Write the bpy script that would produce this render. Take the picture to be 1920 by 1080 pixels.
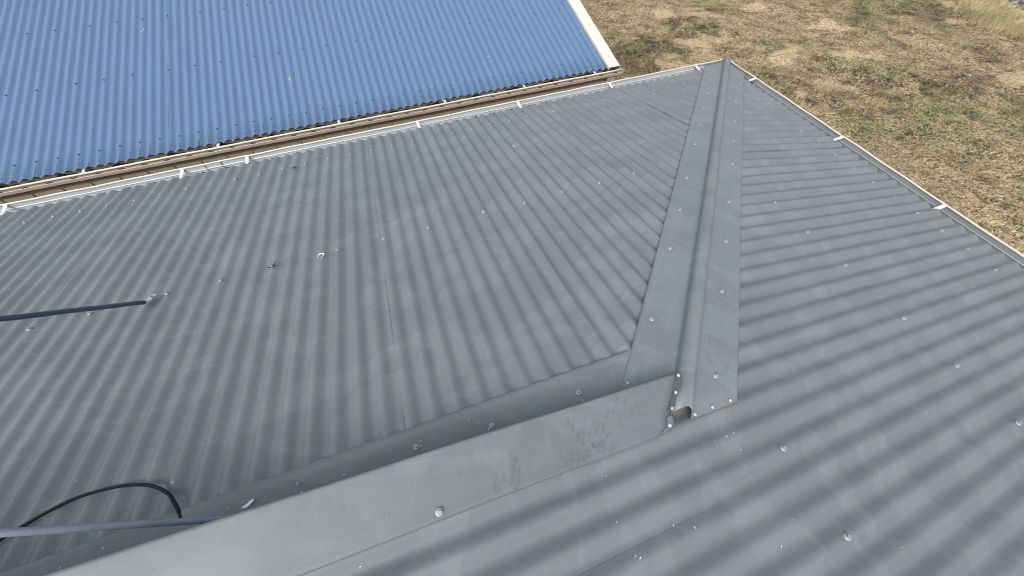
import bpy, math, random
import numpy as np
from mathutils import Matrix, Vector
R = math.radians
rng = np.random.default_rng(7); random.seed(7)
scene = bpy.context.scene
for o in list(bpy.data.objects): bpy.data.objects.remove(o)

# ------------------------------------------------------------------ camera
YAW, PIT, ROL = 0.32398, 0.97498, -0.02071
fw = Vector((math.sin(YAW)*math.cos(PIT), math.cos(YAW)*math.cos(PIT), -math.sin(PIT)))
r0 = Vector((math.cos(YAW), -math.sin(YAW), 0)); u0 = r0.cross(fw)
rt = r0*math.cos(ROL) + u0*math.sin(ROL); up = u0*math.cos(ROL) - r0*math.sin(ROL)
cam = bpy.data.cameras.new('camera'); camo = bpy.data.objects.new('camera', cam)
scene.collection.objects.link(camo)
m = Matrix.Identity(4)
for i in range(3):
    m[i][0], m[i][1], m[i][2] = rt[i], up[i], -fw[i]
m.translation = Vector((-3.23932, -2.90027, 1.66214))
camo.matrix_world = m
cam.sensor_width = 36; cam.lens = 669.98/1920*36; cam.clip_start = 0.02; cam.clip_end = 500
scene.camera = camo

# ------------------------------------------------------------------ sky, sun, exposure
SUN_EL, SUN_AZ = 54, 222           # azimuth clockwise from +Y
w = bpy.data.worlds.new('World'); scene.world = w; w.use_nodes = True
wn = w.node_tree; bg = wn.nodes['Background']
sky = wn.nodes.new('ShaderNodeTexSky'); sky.sky_type = 'NISHITA'; sky.sun_disc = False
sky.sun_elevation = R(SUN_EL); sky.sun_rotation = R(SUN_AZ)
sky.air_density = 1.0; sky.dust_density = 4.0; sky.ozone_density = 0.6; sky.altitude = 100
hs = wn.nodes.new('ShaderNodeHueSaturation'); hs.inputs['Saturation'].default_value = .5   # thin high cloud
wn.links.new(sky.outputs[0], hs.inputs['Color']); wn.links.new(hs.outputs[0], bg.inputs[0]); bg.inputs[1].default_value = 0.14
sl = bpy.data.lights.new('sun', 'SUN'); so = bpy.data.objects.new('sun', sl); scene.collection.objects.link(so)
sl.energy = 1.15; sl.angle = R(38); sl.color = (1, 0.95, 0.88)
d = Vector((math.sin(R(SUN_AZ))*math.cos(R(SUN_EL)), math.cos(R(SUN_AZ))*math.cos(R(SUN_EL)), math.sin(R(SUN_EL))))
so.rotation_euler = d.to_track_quat('Z', 'Y').to_euler()
vs = scene.view_settings
vs.view_transform = 'Standard'; vs.look = 'None'; vs.exposure = 0.7; vs.gamma = 1; vs.use_curve_mapping = False
scene.render.engine = 'CYCLES'
scene.cycles.max_bounces = 6; scene.cycles.filter_width = 0.9

# ------------------------------------------------------------------ helpers
C = scene.collection.objects
def mesh(name, V, F, smooth=False):
    me = bpy.data.meshes.new(name); me.from_pydata([tuple(map(float, v)) for v in V], [], [tuple(int(i) for i in f) for f in F]); me.update()
    if smooth: me.polygons.foreach_set('use_smooth', [True]*len(me.polygons))
    return me
def obj(name, me, mat=None, parent=None, mw=None):
    o = bpy.data.objects.new(name, me); C.link(o)
    if mat is not None and me is not None and len(me.materials) == 0: me.materials.append(mat)
    if parent is not None: o.parent = parent
    if mw is not None: o.matrix_basis = mw
    return o
def tag(o, label=None, cat=None, group=None, kind=None):
    if label: o['label'] = label
    if cat: o['category'] = cat
    if group: o['group'] = group
    if kind: o['kind'] = kind
    return o
def empty(name, loc=(0, 0, 0)):
    o = bpy.data.objects.new(name, None); C.link(o); o.location = loc; o.empty_display_size = .1; return o
class MB:
    def __init__(s): s.V = []; s.F = []
    def box(s, a, b):
        n = len(s.V); (x0, y0, z0), (x1, y1, z1) = a, b
        s.V += [(x0,y0,z0),(x1,y0,z0),(x1,y1,z0),(x0,y1,z0),(x0,y0,z1),(x1,y0,z1),(x1,y1,z1),(x0,y1,z1)]
        s.F += [tuple(n+i for i in f) for f in ((0,3,2,1),(4,5,6,7),(0,1,5,4),(1,2,6,5),(2,3,7,6),(3,0,4,7))]
    def tube(s, pts, rad, seg=8, cap=True, squash=None):
        pts = [Vector(p) for p in pts]; n0 = len(s.V); prev = None
        for i, p in enumerate(pts):
            t = (pts[min(i+1, len(pts)-1)] - pts[max(i-1, 0)]).normalized()
            a = Vector((0, 0, 1)) if abs(t.z) < .95 else Vector((1, 0, 0))
            if prev is not None: a = prev
            x = (a - t*a.dot(t)).normalized(); y = t.cross(x); prev = x
            rr = rad[i] if isinstance(rad, (list, tuple)) else rad
            for k in range(seg):
                an = 2*math.pi*k/seg
                q = p + x*math.cos(an)*rr + y*math.sin(an)*rr
                s.V.append(tuple(q))
        for i in range(len(pts)-1):
            for k in range(seg):
                a = n0+i*seg+k; b = n0+i*seg+(k+1) % seg
                s.F.append((a, b, b+seg, a+seg))
        if cap:
            s.F.append(tuple(n0+k for k in range(seg))[::-1]); e = n0+(len(pts)-1)*seg
            s.F.append(tuple(e+k for k in range(seg)))
    def strip(s, rows):               # grid from rows of equal length
        n0 = len(s.V); c = len(rows[0])
        for r_ in rows: s.V += [tuple(p) for p in r_]
        for i in range(len(rows)-1):
            for k in range(c-1):
                a = n0+i*c+k; s.F.append((a, a+1, a+1+c, a+c))
    def build(s, name, mat, parent=None, smooth=False, mw=None):
        return obj(name, mesh(name, s.V, s.F, smooth), mat, parent, mw)
def frame(org, u, v):
    u = Vector(u).normalized(); v = Vector(v).normalized(); n = u.cross(v)
    M = Matrix.Identity(4)
    for i in range(3): M[i][0], M[i][1], M[i][2] = u[i], v[i], n[i]
    M.translation = Vector(org); return M
def hash1(a, b=0.0):
    x = math.sin(a*127.1 + b*311.7)*43758.5453; return x - math.floor(x)

# ------------------------------------------------------------------ materials
class NT:
    def __init__(s, name, rough=.5, spec=.5, metal=0):
        s.m = bpy.data.materials.new(name); s.m.use_nodes = True; s.t = s.m.node_tree
        s.b = s.t.nodes['Principled BSDF']; s.b.inputs['Roughness'].default_value = rough
        s.b.inputs['Specular IOR Level'].default_value = spec; s.b.inputs['Metallic'].default_value = metal
        s.co = s.t.nodes.new('ShaderNodeTexCoord')
    def n(s, k, **kw):
        nd = s.t.nodes.new(k)
        for a, v in kw.items(): setattr(nd, a, v)
        return nd
    def l(s, a, b): s.t.links.new(a, b)
    def set(s, sock, v):
        if hasattr(v, 'is_linked') or isinstance(v, bpy.types.NodeSocket): s.l(v, sock)
        else: sock.default_value = v
    def math(s, op, a, b=0.0, c=None, clamp=False):
        nd = s.n('ShaderNodeMath', operation=op); nd.use_clamp = clamp
        s.set(nd.inputs[0], a); s.set(nd.inputs[1], b)
        if c is not None: s.set(nd.inputs[2], c)
        return nd.outputs[0]
    def map(s, vec, scale=(1, 1, 1), loc=(0, 0, 0), rot=(0, 0, 0)):
        nd = s.n('ShaderNodeMapping'); s.l(vec, nd.inputs[0])
        nd.inputs['Location'].default_value = loc; nd.inputs['Scale'].default_value = scale; nd.inputs['Rotation'].default_value = rot
        return nd.outputs[0]
    def noise(s, vec, sc, det=3, rough=.55, dist=0):
        nd = s.n('ShaderNodeTexNoise'); s.l(vec, nd.inputs['Vector'])
        nd.inputs['Scale'].default_value = sc; nd.inputs['Detail'].default_value = det
        nd.inputs['Roughness'].default_value = rough; nd.inputs['Distortion'].default_value = dist
        return nd.outputs[0]
    def step(s, x, a, b, lo=0, hi=1):
        nd = s.n('ShaderNodeMapRange', interpolation_type='SMOOTHSTEP'); s.set(nd.inputs[0], x)
        nd.inputs[1].default_value = a; nd.inputs[2].default_value = b; nd.inputs[3].default_value = lo; nd.inputs[4].default_value = hi
        return nd.outputs[0]
    def mix(s, f, a, b, mode='MIX'):
        nd = s.n('ShaderNodeMix', data_type='RGBA', blend_type=mode); s.set(nd.inputs[0], f)
        for i, v in ((6, a), (7, b)):
            if isinstance(v, bpy.types.NodeSocket): s.l(v, nd.inputs[i])
            else: nd.inputs[i].default_value = (*v, 1) if len(v) == 3 else v
        return nd.outputs[2]
    def scalecol(s, col, f):          # col * scalar
        nd = s.n('ShaderNodeVectorMath', operation='SCALE')
        if isinstance(col, bpy.types.NodeSocket): s.l(col, nd.inputs[0])
        else: nd.inputs[0].default_value = col
        s.set(nd.inputs['Scale'], f); return nd.outputs[0]
    def bump(s, h, strength, dist):
        nd = s.n('ShaderNodeBump'); s.l(h, nd.inputs['Height']); nd.inputs['Strength'].default_value = strength; nd.inputs['Distance'].default_value = dist
        s.l(nd.outputs[0], s.b.inputs['Normal'])
    def col(s, c):
        if isinstance(c, bpy.types.NodeSocket): s.l(c, s.b.inputs['Base Color'])
        else: s.b.inputs['Base Color'].default_value = (*c, 1)
    def xyz(s, v):
        nd = s.n('ShaderNodeSeparateXYZ'); s.l(v, nd.inputs[0]); return nd.outputs
def plain(name, c, rough=.5, spec=.5, metal=0, var=.12, sc=9.0, bump=0):
    t = NT(name, rough, spec, metal); v = t.co.outputs['Object']
    n1 = t.noise(v, sc, 4); n2 = t.noise(v, sc*11, 2)
    f = t.math('ADD', t.math('MULTIPLY', n1, var*2), t.math('MULTIPLY', n2, var))
    t.col(t.scalecol(c, t.math('ADD', f, 1-var*1.5)))
    if bump: t.bump(n2, .4, bump)
    return t.m
def tread(t, v, cx, cy, ang, lx, ly, sc, seed=0):
    """dusty boot-sole print: chunky cells inside an oval, broken up"""
    mp = t.n('ShaderNodeMapping', vector_type='TEXTURE'); t.l(v, mp.inputs[0])
    mp.inputs['Location'].default_value = (cx, cy, 0); mp.inputs['Rotation'].default_value = (0, 0, ang)
    p = mp.outputs[0]; X = t.xyz(p)
    e = t.math('ADD', t.math('POWER', t.math('DIVIDE', X[0], lx), 2), t.math('POWER', t.math('DIVIDE', X[1], ly), 2))
    msk = t.step(e, .7, 1.05, 1, 0)
    br = t.n('ShaderNodeTexBrick'); t.l(p, br.inputs['Vector']); br.inputs['Scale'].default_value = sc
    br.inputs['Mortar Size'].default_value = .035; br.inputs['Mortar Smooth'].default_value = .25
    br.inputs['Color1'].default_value = (1, 1, 1, 1); br.inputs['Color2'].default_value = (1, 1, 1, 1); br.inputs['Mortar'].default_value = (0, 0, 0, 1)
    brk = t.step(t.noise(t.map(p, loc=(seed, seed*2, 0)), 30, 4, .65, .6), .47, .56)
    return t.math('MULTIPLY', t.math('MULTIPLY', br.outputs[0], msk), brk)

def roof_paint(name, base, rough, cells=True, tide=.5, scuff=.5, dirt_eave=False, phase=0.0, spec=.5, prints=(), cloud=.16, cut=.10, domes=()):
    t = NT(name, rough, spec); v = t.co.outputs['Object']; X = t.xyz(v); u_, v_ = X[0], X[1]
    fac = t.math('ADD', t.math('MULTIPLY', t.noise(v, 1.3, 3), cloud), 1-cloud/2)
    streak = t.noise(t.map(v, (42, 2.2, 1)), 1, 4, .6)
    fac = t.math('MULTIPLY', fac, t.math('ADD', t.math('MULTIPLY', streak, .26), .87))
    fine = t.noise(v, 190, 3, .7)
    fac = t.math('MULTIPLY', fac, t.math('ADD', t.math('MULTIPLY', fine, .24), .88))
    rr = t.math('ADD', t.math('MULTIPLY', streak, .16), rough-.08)
    if cells:   # dried-water cells: every rib is broken into lengths with slightly different dust
        rib = t.math('FLOOR', t.math('DIVIDE', t.math('ADD', u_, phase+.038), .076))
        wob = t.math('MULTIPLY', t.noise(v, 6, 2), .9)
        wn_ = t.n('ShaderNodeTexWhiteNoise', noise_dimensions='1D'); t.l(rib, wn_.inputs['W'])
        vv = t.math('ADD', t.math('ADD', t.math('MULTIPLY', v_, 5.5), t.math('MULTIPLY', wn_.outputs['Value'], 1.3)), wob)
        cell = t.math('FLOOR', vv); fr = t.math('FRACT', vv)
        cb = t.n('ShaderNodeCombineXYZ'); t.l(rib, cb.inputs[0]); t.l(cell, cb.inputs[1])
        w2 = t.n('ShaderNodeTexWhiteNoise', noise_dimensions='3D'); t.l(cb.outputs[0], w2.inputs['Vector'])
        area = t.step(t.noise(v, 1.7, 2), .38, .6)
        fac = t.math('MULTIPLY', fac, t.math('ADD', t.math('MULTIPLY', t.math('SUBTRACT', w2.outputs['Value'], .5), t.math('MULTIPLY', area, .115)), 1))
        line = t.math('MULTIPLY', t.step(fr, .0, .09, 1, 0), t.math('MULTIPLY', w2.outputs['Value'], .13))
        fac = t.math('ADD', fac, t.math('MULTIPLY', line, area))
    if tide:    # thin pale tide lines of dried dust
        nz = t.noise(t.map(v, (2.6, 7.5, 1)), 1, 2, .5, .4)
        ln = t.step(t.math('ABSOLUTE', t.math('SUBTRACT', nz, .52)), .002, .012, 1, 0)
        fac = t.math('ADD', fac, t.math('MULTIPLY', ln, t.math('MULTIPLY', t.step(t.noise(v, 2.1, 1), .45, .6), .2*tide)))
        pt = t.step(t.noise(t.map(v, (3.4, 6.1, 1), (4.1, 2.2, 0)), 1, 2, .45, .5), .5, .535)
        fac = t.math('MULTIPLY', fac, t.math('ADD', t.math('MULTIPLY', pt, cut), 1-cut/2))
    if scuff:   # rubbed, darker scuff marks
        s1 = t.step(t.noise(t.map(v, (30, 20, 1)), 1, 4, .65, .6), .6, .68)
        ms = t.step(t.noise(v, 3.1, 2), .56, .66)
        fac = t.math('MULTIPLY', fac, t.math('SUBTRACT', 1, t.math('MULTIPLY', t.math('MULTIPLY', s1, ms), .22*scuff)))
        sp = t.n('ShaderNodeTexVoronoi'); t.l(v, sp.inputs['Vector']); sp.inputs['Scale'].default_value = 26
        dot = t.step(sp.outputs['Distance'], .05, .1, 1, 0)
        fac = t.math('MULTIPLY', fac, t.math('SUBTRACT', 1, t.math('MULTIPLY', dot, .18)))
    for pr in prints:
        fac = t.math('MULTIPLY', fac, t.math('SUBTRACT', 1, t.math('MULTIPLY', tread(t, v, *pr), .15)))
    for (dx, dy, rx, ry, am) in domes:      # old wiped arcs in the dust
        e = t.math('ADD', t.math('POWER', t.math('DIVIDE', t.math('SUBTRACT', u_, dx), rx), 2), t.math('POWER', t.math('DIVIDE', t.math('SUBTRACT', v_, dy), ry), 2))
        e = t.math('ADD', e, t.math('MULTIPLY', t.math('SUBTRACT', t.noise(v, 14, 3), .5), .5))
        fac = t.math('MULTIPLY', fac, t.math('SUBTRACT', 1, t.math('MULTIPLY', t.step(e, .82, 1.0, 1, 0), am)))
    c = t.scalecol(base, fac)
    if dirt_eave:   # mouldy streaks in the pans just above the gutter
        ph = t.math('ABSOLUTE', t.math('SUBTRACT', t.math('FRACT', t.math('DIVIDE', t.math('ADD', u_, phase), .076)), .5))
        pan = t.step(ph, .04, .1, 1, 0)
        low = t.step(v_, .03, .17, 1, 0)
        brk = t.step(t.noise(t.map(v, (55, 70, 1)), 1, 3), .45, .56)
        c = t.mix(t.math('MULTIPLY', t.math('MULTIPLY', pan, brk), t.math('MULTIPLY', low, .85)), c, (.012, .016, .022))
        c = t.scalecol(c, t.step(v_, 0, .25, .86, 1))
    t.col(c); t.l(rr, t.b.inputs['Roughness'])
    t.bump(t.noise(v, 9, 3), .25, .004)
    return t.m

GREY = (.154, .169, .177)
E_, H_, TA, TB = .14506, .03542, .19948, .20771
P = .076; A0, B0 = .41784, .61955
M_A = roof_paint('grey_roof_paint_a', GREY, .42, True, .8, .8, phase=-A0, spec=.5)
M_B = roof_paint('grey_roof_paint_b', GREY, .42, True, .5, .4, phase=B0, spec=.5)
M_CAP = roof_paint('grey_cap_paint', (.165, .185, .194), .44, False, .5, 1.4, cut=.09,
                   prints=((-.10, 2.9, .2, .055, .10, 14, 1), (.10, 3.12, .1, .05, .10, 15, 4), (-.1, 2.1, .4, .05, .09, 14, 7), (.1, 3.42, -.1, .05, .1, 14, 9)),
                   domes=((-.09, 1.6, .08, .16, .04), (.11, 1.2, .07, .2, .04), (-.08, 2.5, .1, .13, .04), (.12, 2.2, .07, .16, .05), (0, 2.75, .03, .1, .07), (0, 1.9, .03, .14, .07)))
M_FL = roof_paint('grey_flashing_paint', (.148, .164, .172), .52, False, .4, 1.2, cut=.08,
                  prints=((-3.10, .055, 1.15, .085, .05, 15, 2), (-3.00, .06, .9, .075, .05, 14, 5), (-3.30, .03, 1.0, .06, .035, 14, 8), (-2.90, .08, 1.3, .06, .04, 14, 11)),
                  domes=((-3.72, -.02, .13, .15, .07), (-3.42, -.01, .11, .15, .06), (-3.18, .0, .12, .15, .08), (-2.78, .06, .14, .2, .05), (-4.05, .0, .12, .14, .07)))
M_TAB = plain('dimmed_tab_paint', (.07, .075, .075), .5, .4, 0, .15, 30)  # dark coat; dim reflection on the upturned tab is put into the colour
M_UF = roof_paint('grey_tray_paint', (.145, .162, .168), .5, False, .8, .8)
M_BLUE = roof_paint('blue_roof_paint', (.095, .168, .285), .42, False, .05, .2, dirt_eave=True, phase=6.30638, spec=.5, cloud=.07, cut=.02)
M_SCREW = plain('zinc_screw', (.34, .35, .35), .4, .5, .3, .15, 60)
M_SCREWB = plain('dark_blue_screw', (.045, .07, .115), .5, .4, 0, .2, 60)
M_RIVET = plain('alloy_rivet', (.55, .55, .53), .4, .5, .3, .1, 60)
M_GUT = plain('gutter_pale_grey', (.46, .49, .51), .35, .5, 0, .07, 5)
M_GUTB = plain('gutter_shaded_grey', (.27, .295, .305), .45, .4, 0, .12, 7)  # gutter B: shade on its inner face put into a darker grey
M_LIP = plain('gutter_cream_lip', (.58, .545, .46), .4, .5, 0, .1, 8)
M_STRAP = plain('white_strap', (.55, .56, .55), .4, .5, 0, .06, 30)
M_SLOT = plain('dark_slot', (.05, .055, .06), .7, .2, 0, .1, 30)
M_TAN = plain('tan_gutter_paint', (.37, .305, .245), .45, .4, 0, .08, 5)
M_WALL = plain('brown_cladding_paint', (.33, .27, .20), .55, .35, 0, .1, 4)
M_WALLG = plain('grey_house_wall', (.5, .48, .43), .7, .3, 0, .08, 4)
M_BARGE = plain('white_barge_paint', (.60, .565, .51), .5, .4, 0, .07, 6, .0005)
M_LITTER = plain('gutter_litter', (.018, .014, .011), .9, .1, 0, .5, 40)
M_LEAF = plain('dry_leaf', (.52, .36, .24), .7, .3, 0, .3, 60)
M_LEAFP = plain('pale_leaf', (.62, .56, .45), .7, .3, 0, .2, 60)
M_WHITE = plain('white_scrap', (.82, .82, .80), .5, .4, 0, .08, 60)
M_DARKTWIG = plain('dark_twig', (.03, .03, .035), .8, .2, 0, .3, 60)
M_CABLE = plain('black_cable', (.008, .009, .012), .5, .2, 0, .3, 40)
M_ROD1 = plain('dark_rod', (.055, .085, .125), .38, .5, 0, .2, 25, .0006)
M_ROD2 = plain('galvanised_rod', (.24, .28, .34), .5, .5, 0, .25, 25, .001)
M_SIL = plain('old_sealant', (.6, .53, .42), .7, .3, 0, .3, 60)

# ------------------------------------------------------------------ corrugated sheets
def corr(u, crest0):                  # profile, crest at 0, pan at -16 mm
    return .008*math.cos(2*math.pi*(u-crest0)/P) - .008
def dents(u, v, k):
    return (.0012*math.sin(u*9.3+v*5.1+k) * math.sin(v*13.7+u*3.3+k*2.1)
            + .0009*math.sin(v*31+u*17+k*1.7)*math.sin(u*7+v*2.2))
def sheet(name, uu, vlim, crest0, lift, seg, mat, parent, mw, k, dent=1.0):
    """uu: list of column groups; vlim(u)->(v0,v1)"""
    V = []; F = []
    for grp in uu:
        n0 = len(V); cols = 0
        for u in grp:
            v0, v1 = vlim(u)
            if v1 - v0 < .004: continue
            cols += 1
            for j in range(seg+1):
                v = v0+(v1-v0)*j/seg
                V.append((u, v, corr(u, crest0)+lift + dent*dents(u, v, k)))
        for c in range(cols-1):
            for j in range(seg):
                a = n0+c*(seg+1)+j; F.append((a, a+seg+1, a+seg+2, a+1))
    return obj(name, mesh(name, V, F, True), mat, parent, mw)
def cols(a, b, per=11):
    n = max(3, int(round(abs(b-a)/P*per))); return [a+(b-a)*i/n for i in range(n+1)]
# hex-head screw with dished washer, local +Z outwards
def screw_mesh(name, rw, rh, mats):
    s = MB(); k = 12
    prof = [(rw, 0), (rw, .0012), (rw*.86, .0026), (rh*1.15, .0036)]
    for i, (r_, z) in enumerate(prof):
        s.V += [(r_*math.cos(2*math.pi*j/k), r_*math.sin(2*math.pi*j/k), z) for j in range(k)]
        if i:
            for j in range(k):
                a = (i-1)*k+j; b = (i-1)*k+(j+1) % k; s.F.append((a, b, b+k, a+k))
    s.F.append(tuple(range(3*k, 4*k)))
    n = len(s.V)
    s.V += [(rh*math.cos(math.pi/3*j), rh*math.sin(math.pi/3*j), .003) for j in range(6)]
    s.V += [(rh*.93*math.cos(math.pi/3*j), rh*.93*math.sin(math.pi/3*j), .0085) for j in range(6)]
    s.F += [(n+j, n+(j+1) % 6, n+6+(j+1) % 6, n+6+j) for j in range(6)]; s.F.append(tuple(n+6+j for j in range(6)))
    me = mesh(name, s.V, s.F); me.materials.append(mats); return me
SC = screw_mesh('screw', .0095, .0052, M_SCREW); SCB = screw_mesh('screw_blue', .0075, .0045, M_SCREWB)
def rivet_mesh():
    s = MB(); k = 10
    for r_, z in ((.0048, 0), (.0046, .001), (.0028, .0019)):
        s.V += [(r_*math.cos(2*math.pi*j/k), r_*math.sin(2*math.pi*j/k), z) for j in range(k)]
    for i in (0, 1):
        for j in range(k): s.F.append((i*k+j, i*k+(j+1) % k, i*k+k+(j+1) % k, i*k+k+j))
    s.F.append(tuple(range(2*k, 3*k))); me = mesh('rivet', s.V, s.F, True); me.materials.append(M_RIVET); return me
RV = rivet_mesh()
def screw(parent, lx, ly, lz=0.0, me=None, sc=1.0, name='screw'):
    me = me or SC
    tl = Matrix.Rotation(random.uniform(-.12, .12), 4, 'X') @ Matrix.Rotation(random.uniform(-.12, .12), 4, 'Y')
    o = obj(name, me, None, parent, Matrix.Translation((lx, ly, lz)) @ tl @ Matrix.Rotation(random.uniform(0, 1), 4, 'Z') @ Matrix.Scale(sc, 4))
    return o

# ================================================================== ground
GZ = -2.7
t = NT('dry_lawn', .95, .1); v = t.co.outputs['Object']
big = t.noise(v, .45, 4, .6, .3); mid = t.noise(v, 2.2, 4, .65, .4); sm = t.noise(t.map(v, (1, 1, 1)), 19, 5, .75, .3); fine = t.noise(v, 48, 3, .75)
c = t.mix(t.step(mid, .32, .62), (.29, .22, .135), (.66, .52, .325))
c = t.mix(t.step(big, .5, .62), c, t.mix(t.step(mid, .4, .6), (.23, .215, .11), (.46, .42, .22)))
sand = t.step(t.noise(t.map(v, loc=(3.1, 1.7, 0)), .62, 3, .6), .60, .68)
wz = t.n('ShaderNodeTexNoise'); t.l(v, wz.inputs['Vector']); wz.inputs['Scale'].default_value = 1.5; wz.inputs['Detail'].default_value = 4
wv_ = t.n('ShaderNodeVectorMath', operation='MULTIPLY_ADD'); t.l(wz.outputs['Color'], wv_.inputs[0]); wv_.inputs[1].default_value = (2.2, 2.2, 0); t.l(v, wv_.inputs[2])
wo = t.n('ShaderNodeVectorMath', operation='SUBTRACT'); t.l(wv_.outputs[0], wo.inputs[0]); wo.inputs[1].default_value = (1.1, 1.1, 0)
X = t.xyz(wo.outputs[0])
for (px, py, rx, ry) in ((6.8, 4.25, .8, .38), (3.8, 5.0, .5, .32), (6.6, 7.1, .7, .45), (5.4, 7.6, .5, .32), (9.0, 3.6, .5, .22), (10.8, 1.5, .6, .22), (9.2, 5.5, .5, .25)):
    e = t.math('ADD', t.math('POWER', t.math('DIVIDE', t.math('SUBTRACT', X[0], px), rx), 2), t.math('POWER', t.math('DIVIDE', t.math('SUBTRACT', X[1], py), ry), 2))
    e = t.math('ADD', e, t.math('ADD', t.math('MULTIPLY', t.math('SUBTRACT', mid, .5), 3.6), t.math('MULTIPLY', t.math('SUBTRACT', sm, .5), 2.5)))
    sand = t.math('MAXIMUM', sand, t.step(e, .2, 1.3, 1, 0))
dk = t.step(t.noise(t.map(v, loc=(7.7, 3.3, 0)), .5, 2), .52, .68)
for (px, py, rx, ry) in ((3.0, 5.6, 1.7, 1.0), (7.0, 2.6, 1.6, .8), (5.2, 6.3, 1.6, .8), (9.6, 1.9, 1.6, .7)):
    e = t.math('ADD', t.math('POWER', t.math('DIVIDE', t.math('SUBTRACT', X[0], px), rx), 2), t.math('POWER', t.math('DIVIDE', t.math('SUBTRACT', X[1], py), ry), 2))
    dk = t.math('MAXIMUM', dk, t.step(t.math('ADD', e, t.math('MULTIPLY', t.math('SUBTRACT', mid, .5), 3)), .4, 1.3, 1, 0))
c = t.scalecol(c, t.math('SUBTRACT', 1, t.math('MULTIPLY', dk, .45)))
c = t.mix(t.math('MULTIPLY', sand, .62), c, (.74, .575, .37))
gr = t.step(sm, .40, .58, .26, 1.25)
gr = t.math('ADD', gr, t.math('MULTIPLY', sand, .35))
c = t.scalecol(c, t.math('MULTIPLY', t.math('MULTIPLY', gr, .74), t.step(fine, .3, .7, .55, 1.35)))
t.col(c); t.bump(t.math('ADD', sm, t.math('MULTIPLY', fine, .4)), .9, .05)
M_GROUND = t.m
def hills(x, y):
    return .05*np.sin(x*.7+1)*np.cos(y*.6) + .03*np.sin(x*1.9+y*1.3) + .018*np.sin(x*4.1-y*3.3)+.012*np.sin(x*9.1+y*6.7)
gx = np.concatenate([np.linspace(-120, -12, 12), np.linspace(-10, 26, 145), np.linspace(30, 150, 12)])
gy = np.concatenate([np.linspace(-120, -12, 12), np.linspace(-10, 26, 145), np.linspace(30, 150, 12)])
XX, YY = np.meshgrid(gx, gy, indexing='ij'); ZZ = GZ + np.where((np.abs(XX) < 27) & (np.abs(YY) < 27), hills(XX, YY), 0)
V = np.stack([XX, YY, ZZ], -1).reshape(-1, 3); nx, ny = len(gx), len(gy)
ii = np.arange(nx*ny).reshape(nx, ny)
F = np.stack([ii[:-1, :-1], ii[1:, :-1], ii[1:, 1:], ii[:-1, 1:]], -1).reshape(-1, 4)
ground = obj('ground', mesh('ground', V, F, True), M_GROUND); tag(ground, 'patchy dry lawn with bare sandy spots beyond the roofs', None, None, 'structure')

# ================================================================== grey house
gh = empty('grey_house', (-3, -2, GZ))
tag(gh, 'house with grey corrugated hipped roof, the nearest building', 'house')
GI = Matrix.Translation((3, 2, -GZ))          # world -> gh local
FA = GI @ frame((0, -E_, H_), (-1, 0, 0), (0, -1, TA))
FB = GI @ frame((-E_, 0, H_), (0, 1, 0), (-1, 0, TB))
ca = math.cos(math.atan(TA)); cb_ = math.cos(math.atan(TB))
hd = Vector((-1/TB, -1/TA, 1)).normalized()
# --- face A sheets (u = -x, v = up slope)
VT_A = (2.72-E_)/ca
def vhipA(u):                                  # hip crossing: x=-u
    s = (u-E_-.035)*TB; return (s/TA)/ca
def limA(u): return (-.0, min(VT_A, vhipA(u)))
seamsA = [.10, .552, 1.30, 2.068, 2.738, 3.478, 4.24, 5.002, 5.764, 6.526, 7.29]
rowsA = [(-.3945, 2), (-1.523, 3)]
shA = []
for i in range(len(seamsA)-1):
    a, b = seamsA[i], seamsA[i+1]+.026
    shA.append(sheet('roof_sheet', [cols(a, b)], limA, A0, .0010*((i % 2))+.0002, 26, M_A, gh, FA, i*1.9))
def scA(x, y):
    u = -x; vv = (-y-E_)/ca
    i = max(j for j in range(len(seamsA)-1) if seamsA[j] <= u)
    if vv < vhipA(u)-.2: screw(shA[i], u, vv, .0010*(i % 2)+.0004)
for i in [1, 3, 5, 7, 9, 11, 13, 15, 17, 19, 21, 24, 26, 28, 30, 32, 34, 36, 38, 40, 42, 44, 46, 48, 50, 52, 54, 56, 58, 60, 62, 64, 66, 68, 70, 72]:
    scA(-(A0+P*i), -.394-random.uniform(-.012, .012))
for i in [21, 24, 27, 30, 33, 37, 40, 43, 47, 50, 53, 57, 60, 63, 67]:
    scA(-(A0+P*i), -1.523-random.uniform(-.01, .01))
# --- face B sheets (u = y, v = up slope)
XR = -5.7
def vhipB(u):
    s = (-u-E_-.035)*TA; return (s/TB)/cb_
def limB(u):
    if u > -2.70: return (0, vhipB(u))
    return (0, (-XR-E_)/cb_)
seamsB = [-.10, -.711, -1.473, -2.235, -2.997, -3.759, -4.521, -5.283]
shB = []
for i in range(len(seamsB)-1):
    a, b = seamsB[i], seamsB[i+1]-.026
    grp = [cols(a, b)] if not (a > -2.70 > b) else [cols(a, -2.6999), cols(-2.7001, b)]
    shB.append(sheet('roof_sheet', grp, limB, -B0, .0010*(i % 2)+.0002, 34, M_B, gh, FB, i*2.3+.7))
def scB(x, y):
    vv = (-x-E_)/cb_
    i = max(j for j in range(len(seamsB)-1) if seamsB[j] >= y)
    screw(shB[i], y, vv, .0010*(i % 2)+.0004)
for i in range(1, 56, 2): 
    if i > 2: scB(-.405-random.uniform(-.012, .012), -(B0+P*i))
for i in [18, 21, 24, 28, 31, 34, 38, 41, 44, 48]: scB(-1.42-random.uniform(-.01, .01), -(B0+P*i))
for i in [31, 34, 38, 41, 44, 48]: scB(-2.4225-random.uniform(-.008, .008), -(B0+P*i))
for i in [34, 38, 41]: scB(-4.2, -(B0+P*i))
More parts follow.
